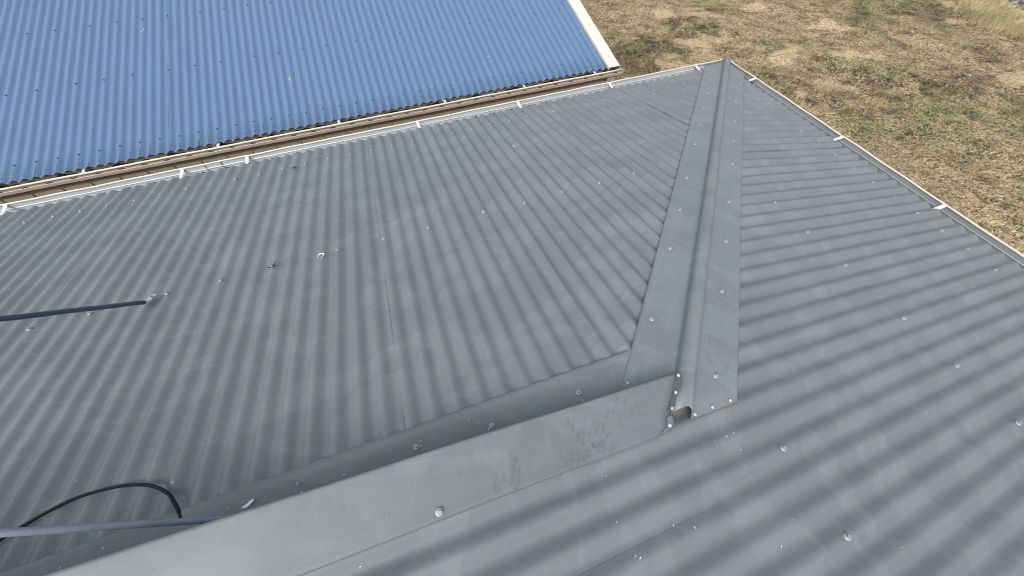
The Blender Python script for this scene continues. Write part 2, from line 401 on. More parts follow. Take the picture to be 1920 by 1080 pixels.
# far slope behind the camera, plain sheets
FD = GI @ frame((2*XR+E_, 0, H_), (0, -1, 0), (1, 0, TB))
for a in (2.68, 3.45, 4.22):
    sheet('roof_sheet', [cols(a, a+.79, 8)], lambda u: (0, (-XR-E_)/cb_), .1, .0003+.002*(a == 3.45), 4, M_B, gh, FD, a)
rc = MB(); rc.strip([[(XR-.17, y, H_+TB*(-XR-E_)-.03), (XR, y, H_+TB*(-XR-E_)+.012), (XR+.17, y, H_+TB*(-XR-E_)-.03)] for y in (-2.66, -5.3)])
rc.build('ridge_cap', M_CAP, gh, mw=GI)

# --- hip cap: wings in the two roof planes, rolled top
nA = Vector((0, TA, 1)).normalized(); nB = Vector((TB, 0, 1)).normalized()
dA = hd.cross(nA).normalized(); dA = dA if dA.x < 0 else -dA
dB = hd.cross(nB).normalized(); dB = dB if dB.x > 0 else -dB
nH = (nA+nB).normalized(); Hp = Vector((-E_, -E_, H_))
W = .1747
prof = []                                     # (offset vector, tag s)
prof.append((dA*(W+.001) + nA*(-.006), -1)); prof.append((dA*W + nA*.007, -1)); prof.append((dA*(W-.006) + nA*.010, -1))
for s_ in (.15, .12, .09, .06, .042): prof.append((dA*s_ + nA*.0105, -1))
prof.append((dA*.034 + nA*.010, -.5))
dH = (dB-dA).normalized()
for k in range(13):
    a = math.pi*(1-k/12); prof.append((dH*(.030*math.cos(a)) + nH*(.014 + .034*math.sin(a)**.8), 0))
prof.append((dB*.034 + nB*.010, .5))
for s_ in (.042, .06, .09, .12, .15): prof.append((dB*s_ + nB*.0075, 1))
prof.append((dB*(W-.006) + nB*.007, 1)); prof.append((dB*W + nB*.004, 1)); prof.append((dB*(W+.001) + nB*(-.006), 1))
NR = 46; grid = []
for (o_, s_) in prof:
    # start at the eaves, end at the flashing
    tA0 = (-.075+E_-o_.y)/hd.y; tB0 = (-.075+E_-o_.x)/hd.x
    t0 = tA0 if s_ < 0 else (tB0 if s_ > 0 else min(tA0, tB0)+.0)
    ye = -2.755 if s_ < 0 else (float(np.interp(len(grid)-9, [0, 7, 12], [-2.783, -2.786, -2.815])) if s_ == 0 else -2.818)
    t1 = (ye+E_-o_.y)/hd.y
    grid.append([(Hp+o_+hd*(t0+(t1-t0)*j/NR)) for j in range(NR+1)])
# cap frame: x across, y along the hip (object space used by the paint)
FC = frame(Hp, dH, hd); FCi = FC.inverted()
rows = []
for gi, g in enumerate(grid):
    rr_ = []
    for p in g:
        q = FCi @ p; q.z += .0012*math.sin(q.y*6.1+1)*math.sin(q.x*21+q.y*2.3)+.0007*math.sin(q.y*17+q.x*30)
        rr_.append(tuple(q))
    rows.append(rr_)
mb = MB(); mb.strip(rows)
cap = mb.build('hip_cap', M_CAP, gh, True, GI @ FC)
sol = cap.modifiers.new('thick', 'SOLIDIFY'); sol.thickness = .0012; sol.offset = -1
def on_cap(x, y, z, me=None, name='screw', side=1, sc=1.0, lift=None):
    lift = lift or (.008 if side > 0 else .011)
    # project the point to the wing plane along z, express in cap frame
    if side < 0: n_, z0 = nA, H_+TA*(-y-E_)
    else: n_, z0 = nB, H_+TB*(-x-E_)
    p = FCi @ (Vector((x, y, z0)) + n_*lift)
    nl = FCi.to_3x3() @ n_
    o = obj(name, me or SC, None, cap, Matrix.Translation(p) @ nl.to_track_quat('Z', 'Y').to_matrix().to_4x4() @ Matrix.Scale(sc, 4))
for x, y in ((-.585, -.466), (-.827, -.707), (-1.054, -.932), (-1.278, -1.164), (-1.496, -1.385), (-1.806, -1.704), (-2.029, -1.936), (-2.253, -2.161), (-2.556, -2.465)): on_cap(x, y, 0, side=-1)
for x, y in ((-.375, -.579), (-.699, -.876), (-.983, -1.179), (-1.209, -1.411), (-1.431, -1.644), (-1.733, -1.948), (-1.971, -2.195), (-2.207, -2.434), (-2.489, -2.726)): on_cap(x, y, 0)
for x, y in ((-2.6424, -2.8085), (-2.5712, -2.8075), (-2.4972, -2.807)): on_cap(x, y, 0, RV, 'rivet', 1, 1.15)
on_cap(-2.775, -2.655, 0, RV, 'rivet', -1, .9)

# --- tray flashing along the top of face A
FU = GI @ frame((0, -2.545, H_+TA*(2.545-E_)+.0012), (-1, 0, 0), (0, -1, TA))
rows = []
for j, (v_, n_) in enumerate(((-.003, -.006), (0, .001), (.004, .0052), (.018, .0046), (.021, .002), (.06, .003), (.12, .004), (.175, .006))):
    rows.append([(u_, v_, n_ + .0008*math.sin(u_*7+v_*40)) for u_ in np.linspace(2.63+.96*v_, 7.2, 60)])
mb = MB(); mb.strip([r_[::-1] for r_ in rows]); tray = mb.build('tray_flashing', M_UF, gh, True, FU)
for x, y in ((-2.931, -2.628), (-3.221, -2.630), (-3.449, -2.612), (-3.9, -2.64), (-4.6, -2.64)): screw(tray, -x, (-y-2.545)/ca, .0045)

# --- verge flashing (barge cover) along the edge of face B
FV = GI @ frame((0, -2.82726, H_+TB*(0-E_)), (1, 0, -TB), (0, 1, 0))
cu = 1/cb_
def vr(x): return x*cu
NX = 70
def xend(vv):                                   # right-hand end follows the hip roll, with a notch above the end tab
    return float(np.interp(vv, [-.004, 0, .013, .035, .047, .088, .139], [-2.785, -2.775, -2.738, -2.726, -2.727, -2.686, -2.647]))
rows = []
pv = [(-.0005, .003), (.0, .009), (.004, .0115), (.013, .0125), (.035, .0175), (.047, .022), (.08, .033), (.115, .044), (.132, .0495), (.1375, .0500), (.1395, .046), (.141, .03), (.142, -.02), (.142, -.12)]
for (v_, n_) in pv:
    xe = xend(min(v_, .138)); L = np.linspace(-5.75, xe, NX)
    rows.append([(vr(x), v_ + .0011*math.sin(x*3.7+1)*math.sin(x*1.3)+.0006*math.sin(x*11), n_*(1 if n_ > -.01 else max(.1, (-2.6-x)*.9))
                  + .0010*math.sin(x*5.3+v_*31)*math.sin(v_*22)) for x in L])
mb = MB(); mb.strip(rows); verge = mb.build('verge_flashing', M_FL, gh, True, FV)
sol = verge.modifiers.new('thick', 'SOLIDIFY'); sol.thickness = .0012; sol.offset = -1
def on_verge(x, y, me=None, name='screw', sc=1.0, up_=.002):
    v_ = y+2.82726
    z = np.interp(v_, [a[0] for a in pv[:10]], [a[1] for a in pv[:10]])
    o = obj(name, me or SC, None, verge, Matrix.Translation((vr(x), v_, z+up_)) @ Matrix.Rotation(.25, 4, 'X') @ Matrix.Scale(sc, 4))
on_verge(-3.394, -2.811, sc=1.0); on_verge(-4.2, -2.81)
# upstand tab against the roll: dark folded strip with three rivets
tab = MB(); rows = []
for v_, ex in ((.1395, .002), (.136, .011), (.10, .010), (.088, .0065), (.070, .0045), (.056, .012), (.047, .014)):
    x0 = xend(v_)-.011; zb = float(np.interp(v_, [a[0] for a in pv[:10]], [a[1] for a in pv[:10]]))
    rows.append([(vr(x0), v_, zb+.0016), (vr(x0+.008), v_-.001, zb+.0026), (vr(x0+.009+ex), v_-.003, zb+.0034+ex*.35)])
tab.strip(rows); tabo = tab.build('upstand_tab', M_TAB, verge)
for x, y in ((-2.6535, -2.698), (-2.6855, -2.7394), (-2.7165, -2.7753)): on_verge(x, y, RV, 'rivet', 1.15, .004)
tb = MB(); rows = []
for v_, dx in ((.035, .004), (.022, .010), (.012, .010), (.005, .004), (.0015, -.004)):
    x0 = xend(v_); zb = float(np.interp(v_, [a[0] for a in pv[:10]], [a[1] for a in pv[:10]]))
    rows.append([(vr(x0-.016), v_+.001, zb+.0016), (vr(x0), v_, zb+.0018), (vr(x0+dx), v_-.001, zb-.002)])
tb.strip(rows); tb.build('end_tab', M_FL, verge); on_verge(-2.7455, -2.8134, RV, 'rivet', 1.2, .003)
hm = MB(); hm.strip([[(vr(x), -.006, .0008), (vr(x), -.0055, .004), (vr(x), .002, .0045)] for x in np.linspace(-3.02, -2.79, 14)])
hm.build('hem', M_FL, verge)
# gable infill under the verge and B closing
iw = MB(); iw.strip([[(x, -2.715, H_+TA*(2.7-E_)-.25) for x in (-7.2, -5.7, -2.7)], [(-7.2, -2.715, H_+TA*2.5), (-5.7, -2.715, H_+TB*(5.7-E_)-.03), (-2.7, -2.715, H_+TB*(2.7-E_)-.03)]])
iw.build('gable_infill', M_UF, gh, mw=GI)

# --- gutters with mitred corner.  d = inward from lip, z
def gutter(name, axis, length, parent, mats, prof_, mw, bead=.0065, lipm=None, slots=(), slot_mat=None, end=None, front=True):
    mb = MB()
    def pt(d_, z_, s_):
        return (-s_, -d_, z_) if axis == 'x' else (-d_, -s_, z_)
    L = [0] + list(np.linspace(.3, length, 30))
    rows = []
    for (d_, z_) in prof_:
        rows.append([pt(d_, z_ + .0012*math.sin(s_*5+d_*50), d_ if (s_ == 0 and end is None) else s_) for s_ in L])
    mb.strip(rows if axis == 'x' else [r_[::-1] for r_ in rows])
    g = mb.build(name, mats, parent, False, mw)
    sm_ = g.modifiers.new('thick', 'SOLIDIFY'); sm_.thickness = .0012; sm_.offset = 0
    bd = MB(); pts = []
    for s_ in np.linspace(0, length, 90): pts.append(pt(.001+.0016*math.sin(s_*9.1)*math.sin(s_*3.3), .0025+.0012*math.sin(s_*17+1), s_))
    bd.tube(pts, bead, 8); bd.build('rolled_lip', lipm or M_LIP, g, True)
    sm2 = MB()
    sm2.box((-.013, -.0012, -.003), (.013, .0012, .003))
    sme = mesh('overflow_slot', sm2.V, sm2.F); sme.materials.append(slot_mat or M_SLOT)
    for (s_, d_, z_) in slots:
        o = obj('overflow_slot', sme, None, g, Matrix.Translation(pt(d_, z_, s_)) @ (Matrix.Identity(4) if axis == 'x' else Matrix.Rotation(math.pi/2, 4, 'Z')))
    return g
GP = [(-.0035, -.085), (-.0035, -.036), (.004, -.034), (.0015, -.030), (.001, -.001), (.0055, -.002), (.0055, -.0305), (.0012, -.0365), (.0012, -.083), (.115, -.083), (.115, -.010)]
GP = [(.001, .0), (.0018, -.030), (.006, -.0335), (.0015, -.037), (.0, -.088), (.115, -.088), (.116, -.012)]
slA = [(s_, .0035, -.058) for s_ in np.arange(.42, 7.2, .165)]
gA = gutter('gutter', 'x', 7.4, gh, M_GUT, GP, GI, slots=slA)
slB = [(s_, .0035, -.056) for s_ in np.arange(.52, 5.3, .152)]
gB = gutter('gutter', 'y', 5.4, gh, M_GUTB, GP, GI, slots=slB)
def strap(parent, axis, s_):
    mb = MB(); wv = .0125; rows = []
    for d_, z_ in ((.004, .002), (.010, -.0015), (.03, -.006), (.07, -.010), (.11, -.006), (.17, .004)):
        rows.append([(-s_-wv, -d_, z_), (-s_+wv, -d_, z_)] if axis == 'x' else [(-d_, -s_+wv, z_), (-d_, -s_-wv, z_)])
    mb.strip(rows); o = mb.build('gutter_strap', M_STRAP, parent)
    q = o.modifiers.new('thick', 'SOLIDIFY'); q.thickness = .0022
    return o
for s_ in (5.903, 4.815, 4.37, 3.06, 2.181, 1.29, .36): strap(gA, 'x', s_)
for s_ in (.405, 1.375, 2.185, 3.3, 4.4): strap(gB, 'y', s_)
# lapped joiner in gutter A with smeared sealant
jn = MB(); jn.strip([[(-4.66, -d_-.0018, z_+.001), (-4.56, -d_-.0018, z_+.001)] for d_, z_ in ((.001, -.002), (.0018, -.030), (.006, -.0335), (.0015, -.037), (.0, -.086))])
jn.build('gutter_joiner', M_GUT, gA)
for i, x in enumerate((-4.665, -4.555)):
    s = MB(); rows = [[(x+dx+.004*math.sin(z_*90+i), -d_-.004, z_) for dx in (-.0022, .0022)] for d_, z_ in ((.001, -.003), (.0018, -.030), (.006, -.0335), (.0015, -.037), (.001, -.05), (.0, -.086))]
    s.strip(rows); s.build('sealant_seam', M_SLOT, gA)
for i in range(9):
    s = MB(); a = random.uniform(0, 6); x = -4.69+.018*i
    s.tube([(x+random.uniform(-.01, .01), -.03-random.uniform(0, .05), -.078), (x+.02*math.cos(a), -.045-random.uniform(0, .02), -.072), (x+.03*math.cos(a), -.05-random.uniform(0, .03), -.078)], [.003, .006, .002], 6)
    s.build('sealant_blob', M_SIL, gA, True)
# fascia, soffit, walls below
fb = MB(); fb.box((-7.4, -.145, -.22), (-.119, -.119, -.006)); fb.build('fascia', M_LIP, gh, mw=GI)
fb = MB(); fb.box((-.145, -5.4, -.22), (-.119, -.119, -.006)); fb.build('fascia', M_LIP, gh, mw=GI)
sf = MB(); sf.box((-7.4, -.56, -.212), (-.147, -.147, -.204)); sf.box((-.56, -5.4, -.212), (-.147, -.562, -.204)); sf.build('soffit', M_LIP, gh, mw=GI)
wl = MB(); wl.box((-7.4, -.62, GZ-.2), (-.56, -.56, -.214)); wl.box((-.62, -5.4, GZ-.2), (-.56, -.622, -.214)); wl.build('wall', M_WALLG, gh, mw=GI)

# ================================================================== blue house
bh = empty('blue_house', (0, .5301, -.1933)); bh.rotation_euler = (0, 0, -.00365)
tag(bh, 'house with blue corrugated roof and white barge capping behind the grey roof', 'house')
TBL = .23992; EB, HB = .08331, -.00783
cbl = math.cos(math.atan(TBL))
# valleys at s = x0 + P*i ; local frame of the slope: u=+x, v=up slope(+y), n = u x v
FBL = frame((0, EB, HB+.016), (1, 0, 0), (0, 1, TBL))
XV, XO = -.957, -.81774
CB = -6.30638+P/2
seamsL = [-9.75, -8.985, -8.22, -7.455, -6.69, -5.925, -5.16, -4.398, -3.636, -2.874, -1.98, -1.682, -.935]
VL = 5.2
shL = []
for i in range(len(seamsL)-1):
    a, b = seamsL[i], seamsL[i+1]+.024
    if i == len(seamsL)-2: b = -.935
    shL.append(sheet('roof_sheet', [cols(a, b)], lambda u: (0, VL), CB, .0010*(i % 2)+.0002, 20, M_BLUE, bh, FBL, i*1.3, .6))
def scL(x, n):
    k = round((x-CB)/P); u = CB+P*k
    if u > -.99 or u < -9.7: return
    i = max(j for j in range(len(seamsL)-1) if seamsL[j] <= u)
    screw(shL[i], u, n, .0010*(i % 2)+.0004, SCB)
for k in range(2, 124, 2): scL(-.99-P*k+.04, .153+random.uniform(-.008, .008))
for x in (-8.7, -8.4, -8.18, -7.95, -7.66, -7.4, -7.2, -6.93, -6.64, -6.418, -6.192, -5.894, -5.669, -5.433, -5.141, -4.911, -4.684, -4.389, -4.174, -3.942, -3.655, -3.418, -3.2, -2.903, -2.678, -2.462, -2.168, -1.945, -1.65, -1.432, -1.138):
    scL(x, 1.063/cbl-EB+random.uniform(-.008, .008)); scL(x+.05, 1.84/cbl-EB+random.uniform(-.008, .008)); scL(x+.02, 2.72+random.uniform(-.008, .008))
scL(-1.03, .55)
# back slope of the blue roof
FBK = frame((0, EB+2*VL*cbl, HB+.016), (-1, 0, 0), (0, -1, TBL))
for a in np.arange(.935, 9.7, .762):
    sheet('roof_sheet', [cols(a, a+.785, 7)], lambda u: (0, VL), .1, .0003+.0010*(int(round(a/.762)) % 2), 3, M_BLUE, bh, FBK, a)
yr, zr = EB+VL*cbl, HB+.016+VL*cbl*TBL
mb = MB(); mb.strip([[(x, yr-.17, zr-.03), (x, yr-.02, zr+.012), (x, yr+.02, zr+.012), (x, yr+.17, zr-.03)] for x in (-.80, -9.8)]); mb.build('ridge_cap', M_BLUE, bh)
# barge capping
bc = MB(); rows = []
for n_ in np.linspace(-.05, VL, 14):
    zc = .038; rows.append([(-.944, n_, .004), (-.945, n_, zc-.006), (-.940, n_, zc), (-.885, n_, zc+.001*math.sin(n_*3)), (XO-.004, n_, zc), (XO, n_, zc-.005), (XO+.002, n_, -.13), (XO-.012, n_, -.13)])
bc.strip([r_ for r_ in rows]); bco = bc.build('barge_capping', M_BARGE, bh, False, FBL)
q = bco.modifiers.new('thick', 'SOLIDIFY'); q.thickness = .002; q.offset = -1
for n_ in (.1, .62, 1.2, 1.9): screw(bco, -.875, n_, .039, SC, .8)
# gutter: tan outside, dark litter inside
def bgut():
    mb = MB(); pf = [(.116, -.012), (.115, -.056), (.004, -.056), (.0, -.052), (-.004, -.048), (-.004, -.026), (0, -.022), (.001, .0)]
    L = np.linspace(-9.8, -.795, 40)
    mb.strip([[(x, d_, z_+.0012*math.sin(x*5)) for x in L] for d_, z_ in pf])
    g = mb.build('gutter', M_TAN, bh); s_ = g.modifiers.new('thick', 'SOLIDIFY'); s_.thickness = .0012; s_.offset = 0
    bd = MB(); bd.tube([(x, .001, .0035+.001*math.sin(x*7)) for x in np.linspace(-9.8, -.792, 60)], .0085, 8); bd.build('rolled_lip', M_LIP, g, True)
    ec = MB(); ec.box((-.797, -.002, -.057), (-.7945, .118, .002)); ec.build('end_cap', M_GUT, g)
    sm2 = MB(); sm2.box((-.021, -.0012, -.0035), (.021, .0012, .0035)); sme = mesh('overflow_slot', sm2.V, sm2.F); sme.materials.append(M_SLOT)
    for x in np.arange(-9.6, -.85, .171): obj('overflow_slot', sme, None, g, Matrix.Translation((x, -.0012, -.0165)))
    ln = MB(); rows = []
    for d_ in np.linspace(.004, .112, 7): rows.append([(x, d_, -.040+.012*math.sin(x*23+d_*60)*math.sin(x*7.1)+.006*math.sin(x*61+d_*130)) for x in np.linspace(-9.79, -.80, 500)])
    ln.strip(rows); lo = ln.build('leaf_litter', M_LITTER, g); lo['kind'] = 'stuff'
    for x in (-5.784, -4.759, -3.725, -2.716, -1.887, -1.09, -6.8, -7.8):
        k = MB(); k.strip([[(x-.012, d_, z_), (x+.012, d_, z_)] for d_, z_ in ((.004, .004), (.012, .0), (.05, -.012), (.1, -.006), (.118, -.004))])
        ko = k.build('gutter_bracket', M_GUT, g); s_ = ko.modifiers.new('thick', 'SOLIDIFY'); s_.thickness = .003
    # brown leaves caught in the gutter
    for i in range(60):
        x = random.choice([random.uniform(-5.0, -4.4), random.uniform(-2.1, -1.0), random.uniform(-9, -1)])
        a = random.uniform(0, 6.3); l_ = random.uniform(.02, .045); y_ = random.uniform(.03, .09)
        k = MB(); dx, dy = math.cos(a)*l_, math.sin(a)*l_*.5
        k.strip([[(x-dx, y_-dy, -.026), (x-dx*.2-dy*.3, y_-dy*.2+dx*.15, -.022), (x+dx, y_+dy, -.024)], [(x-dx, y_-dy, -.027), (x-dx*.2+dy*.3, y_-dy*.2-dx*.15, -.025), (x+dx, y_+dy, -.025)]])
        o = k.build('caught_leaf', M_LEAFD, g)
    # pale dirt crumbs at the pan ends
    cr = MB()
    for i in range(0, 122):
        x = -.99-P*i; c_ = -6.30638+P*round((x+6.30638)/P)
        if random.random() < .8: cr.tube([(c_-.004, EB-.004, HB+.003), (c_, EB-.006, HB+.006), (c_+.005, EB-.003, HB+.002)], [.002, random.uniform(.003, .006), .002], 5)
    co = cr.build('dirt_crumbs', M_SIL, g, True); co['kind'] = 'stuff'
    return g
M_LEAFD = plain('brown_gutter_leaf', (.11, .055, .03), .8, .2, 0, .5, 40)
bg_ = bgut()
# wall boards under the gutter
ym = .022
bd = MB(); bd.strip([[(-.105, 0, 0), (-.105, 0, 2.6)], [(-.090, -.004, 0), (-.090, -.004, 2.6)], [(.083, -.004, 0), (.083, -.004, 2.6)], [(.086, -.001, 0), (.086, -.001, 2.6)], [(.089, -.012, 0), (.089, -.012, 2.6)], [(.104, -.012, 0), (.104, -.012, 2.6)], [(.1049, 0, 0), (.1049, 0, 2.6)]])
bme = mesh('wall_board', bd.V, bd.F); bme.materials.append(M_WALL)
for k in range(42):
    x = -1.06-.21*k; obj('wall_board', bme, None, bh, Matrix.Translation((x, ym, -2.69)))
cpst = MB(); cpst.box((-.955, ym-.02, -2.69), (-.862, ym+.08, -.058)); cpst.build('corner_trim', M_TAN, bh)
bx = MB(); bx.box((-9.8, ym+.02, -2.7), (-.96, 2*yr-ym, -.058)); bx.build('wall_core', M_WALL, bh)
ga = MB(); ga.V = [(-.87, ym+.05, -2.69), (-.87, 2*yr-ym, -2.69), (-.87, 2*yr-ym, -.1), (-.87, yr, zr-.06), (-.87, ym+.05, -.05)]; ga.F = [(0, 1, 2, 3, 4)]; ga.build('gable_wall', M_WALL, bh)

# ================================================================== stay rods, cable
Mp = Vector((-4.6768, -2.4638, 1.4899)); S1 = Vector((-4.506, -1.566, .339)); S2 = Vector((-3.933, -2.6266, .5484))
def rod(name, a, b, r_, mat, label, ext=1.0):
    root = empty(name, b)
    mb = MB(); n = 24
    mb.tube([(a.lerp(b, i/n*ext)-b) + Vector((0, 0, .0012*math.sin(i*1.7))) for i in range(n+1)], r_, 10)
    mb.build('tube', mat, root, True); tag(root, label, 'metal rod', 'rods on the grey roof'); return root
r1 = rod('metal_rod', Mp, S1, .0092, M_ROD1, 'thin dark blue metal rod with flattened end bolted mid-slope, left edge of grey roof')
pl = MB(); dv = Vector((.028, .055, -.018)); side = Vector((.010, -.004, 0))
pts = [Vector((-.012, -.012, .004)), Vector((.004, .006, -.006)), Vector((.018, .042, -.014)), Vector((.021, .052, -.017))]
wd = [.5, 1.1, 1.2, .7]
pl.strip([[tuple(p+side*w_) for p, w_ in zip(pts, wd)], [tuple(p) for p in pts], [tuple(p-side*w_) for p, w_ in zip(pts, wd)]])
po = pl.build('flattened_end', M_SCREW, r1); q = po.modifiers.new('thick', 'SOLIDIFY'); q.thickness = .003
screw(r1, .014, .028, -.009, SC, 1.0, 'bolt')
mst = MB(); mst.tube([Mp-S1+Vector((-.03, 0, 1.2)), Mp-S1+Vector((-.03, 0, -1.02))], .02, 14); mst.build('mast', M_ROD2, r1, True)
r2 = rod('metal_rod', Mp, S2, .0078, M_ROD2, 'thicker pale blue-grey galvanised rod running behind the verge flashing, bottom left', 1.02)
cbp = [(-4.07, -2.61, .515), (-4.085, -2.58, .517), (-4.096, -2.552, .521), (-4.112, -2.52, .524), (-4.136, -2.49, .518), (-4.185, -2.454, .509), (-4.234, -2.432, .504), (-4.294, -2.416, .500), (-4.364, -2.408, .497), (-4.416, -2.41, .497), (-4.473, -2.424, .499), (-4.516, -2.439, .501), (-4.555, -2.456, .504), (-4.60, -2.474, .507), (-4.65, -2.495, .512)]
def smooth_path(P_, n=6):
    P_ = [Vector(p) for p in P_]; out = []
    for i in range(len(P_)-1):
        p0, p1, p2, p3 = P_[max(i-1, 0)], P_[i], P_[i+1], P_[min(i+2, len(P_)-1)]
        for k in range(n):
            s = k/n; out.append(.5*((2*p1)+(p2-p0)*s+(2*p0-5*p1+4*p2-p3)*s*s+(3*p1-p0-3*p2+p3)*s**3))
    out.append(P_[-1]); return out
mb = MB(); mb.tube(smooth_path(cbp), .0047, 8); cab = mb.build('cable', M_CABLE, None, True)
tag(cab, 'black cable looping out from under the flashing, bottom left of grey roof', 'cable')

# ================================================================== litter on the roofs
def litter(name, loc, n_, dirv, L, Wd, mat, label, cat, curl=.3, group=None):
    n_ = Vector(n_).normalized(); d_ = Vector(dirv); d_ = (d_-n_*d_.dot(n_)).normalized(); s_ = n_.cross(d_)
    rows = []
    for i in range(9):
        f_ = i/8*2-1; wv = Wd*(1-abs(f_)**2.2)*.5+.0004
        c_ = d_*(f_*L/2) + n_*(.0025+curl*L*(f_*f_)*.4) + s_*(.12*L*math.sin(f_*2))
        rows.append([tuple(c_-s_*wv+n_*wv*.3), tuple(c_), tuple(c_+s_*wv+n_*wv*.3)])
    mb = MB(); mb.strip(rows); o = mb.build(name, mat, None, True); o.location = loc
    q = o.modifiers.new('thick', 'SOLIDIFY'); q.thickness = .0006
    tag(o, label, cat, group); return o
nBl = (0, -TBL, 1)
litter('fallen_leaf', (-4.07, 1.214, -.055), nBl, (.05, 1, .24), .085, .020, M_LEAF, 'reddish dry leaf lying along a rib in the middle of the blue roof', 'leaf')
litter('fallen_leaf', (-2.097, 1.085, -.086), nBl, (1, .1, 0), .06, .017, M_LEAFP, 'pale dry leaf lying across ribs on right part of blue roof', 'leaf')
litter('fallen_leaf', (-5.343, 2.22, .186), nBl, (1, .8, 0), .045, .012, M_WHITE, 'small white curled leaf high on the left of the blue roof', 'leaf', .9)
litter('fallen_leaf', (-2.509, -.846, .175), nA, (.5, -1, .2), .03, .012, M_LEAFP, 'small cream leaf on grey roof slope below the far gutter', 'leaf')
litter('dark_twig', (-3.986, -1.525, .311), nA, (1, .5, 0), .045, .012, M_DARKTWIG, 'short dark twig beside a screw in the middle of the grey roof', 'twig', .8)
litter('dark_twig', (-3.985, -.425, .094), nA, (1, .1, 0), .045, .013, M_DARKTWIG, 'small black leaf scrap near the far gutter of the grey roof', 'leaf scrap', .1)
# white curled scrap: an open ring of plastic
mb = MB(); rows = []
for i in range(15):
    a = -1.0+i/14*4.9; rr_ = .017*(1+.12*math.sin(3*a)); wv = .0045*(1-.5*abs(i/7-1))
    rows.append([(rr_*math.cos(a)*.62, rr_*math.sin(a), .001), (rr_*math.cos(a)*.62+wv*math.cos(a), (rr_+wv)*math.sin(a), .006)])
mb.strip(rows); o = mb.build('plastic_scrap', M_WHITE, None, True); o.location = (-3.763, -1.539, .314); o.rotation_euler = (-.2, 0, -.35); o.modifiers.new('t', 'SOLIDIFY').thickness = .0015
tag(o, 'small white curled plastic ring lying in the middle of the grey roof', 'plastic scrap')
litter('paper_scrap', (-3.905, -2.602, .535), nA, (1, .12, 0), .032, .010, M_WHITE, 'torn white scrap on the tray flashing beside the lower rod', 'paper scrap', .5)
# metal swarf and grit
sw = MB()
def fleck(x, y, n_, z, l_):
    a = random.uniform(0, 6.3); n_ = Vector(n_).normalized(); b = Vector((math.cos(a), math.sin(a), 0)); b = (b-n_*b.dot(n_)).normalized(); c_ = n_.cross(b)
    p = Vector((x, y, z))+n_*.0015
    k = len(sw.V); wv = l_*.22+.0006
    sw.V += [tuple(p-b*l_*.5), tuple(p+c_*wv*.5+n_*.001), tuple(p+b*l_*.5), tuple(p-c_*wv*.5+n_*.0005)]; sw.F.append((k, k+1, k+2, k+3))
zA = lambda y: H_+TA*(-y-E_); zB = lambda x: H_+TB*(-x-E_)
def fA(x, y, l_): fleck(x, y, nA, zA(y)+corr(-x, A0)/1+.001, l_)
def fB(x, y, l_): fleck(x, y, nB, zB(x)+corr(y, -B0)+.001, l_)
for x, y in ((-4.129,-2.308),(-4.133,-2.315),(-4.141,-2.459),(-4.307,-2.294),(-4.147,-2.379),(-4.216,-2.378),(-4.513,-2.353),(-4.255,-2.499),(-4.435,-2.347),(-4.153,-2.258),(-3.217,-2.41),(-4.227,-2.438),(-4.101,-2.355)): fA(x, y, random.uniform(.003, .008))
for x, y in ((-2.667,-2.889),(-2.627,-2.891),(-2.587,-2.893),(-2.58,-2.891),(-2.553,-2.891),(-2.556,-2.936),(-2.98,-2.867),(-3.008,-2.965),(-2.997,-3.038),(-3.002,-3.04),(-2.99,-3.045),(-2.87,-3.021),(-2.823,-3.042),(-2.55,-3.12),(-2.621,-3.156),(-2.292,-2.952),(-2.293,-3.276),(-3.565,-2.851),(-3.561,-2.847)): fB(x, y, random.uniform(.003, .009))
for i in range(170): fA(-random.uniform(2.8, 4.8), -random.uniform(1.2, 2.52), random.uniform(.001, .004))
for i in range(30): fB(-random.uniform(1.0, 3.4), -random.uniform(2.86, 3.4), random.uniform(.001, .003))
for i in range(26):
    x, y = -random.uniform(2.9, 4.4), -2.57-random.uniform(0, .09); fleck(x, y, nA, zA(y)+.009, random.uniform(.003, .009))
sf_ = sw.build('metal_swarf', M_WHITE); tag(sf_, 'tiny white slivers of metal swarf scattered over the grey roof', 'swarf', None, 'stuff')

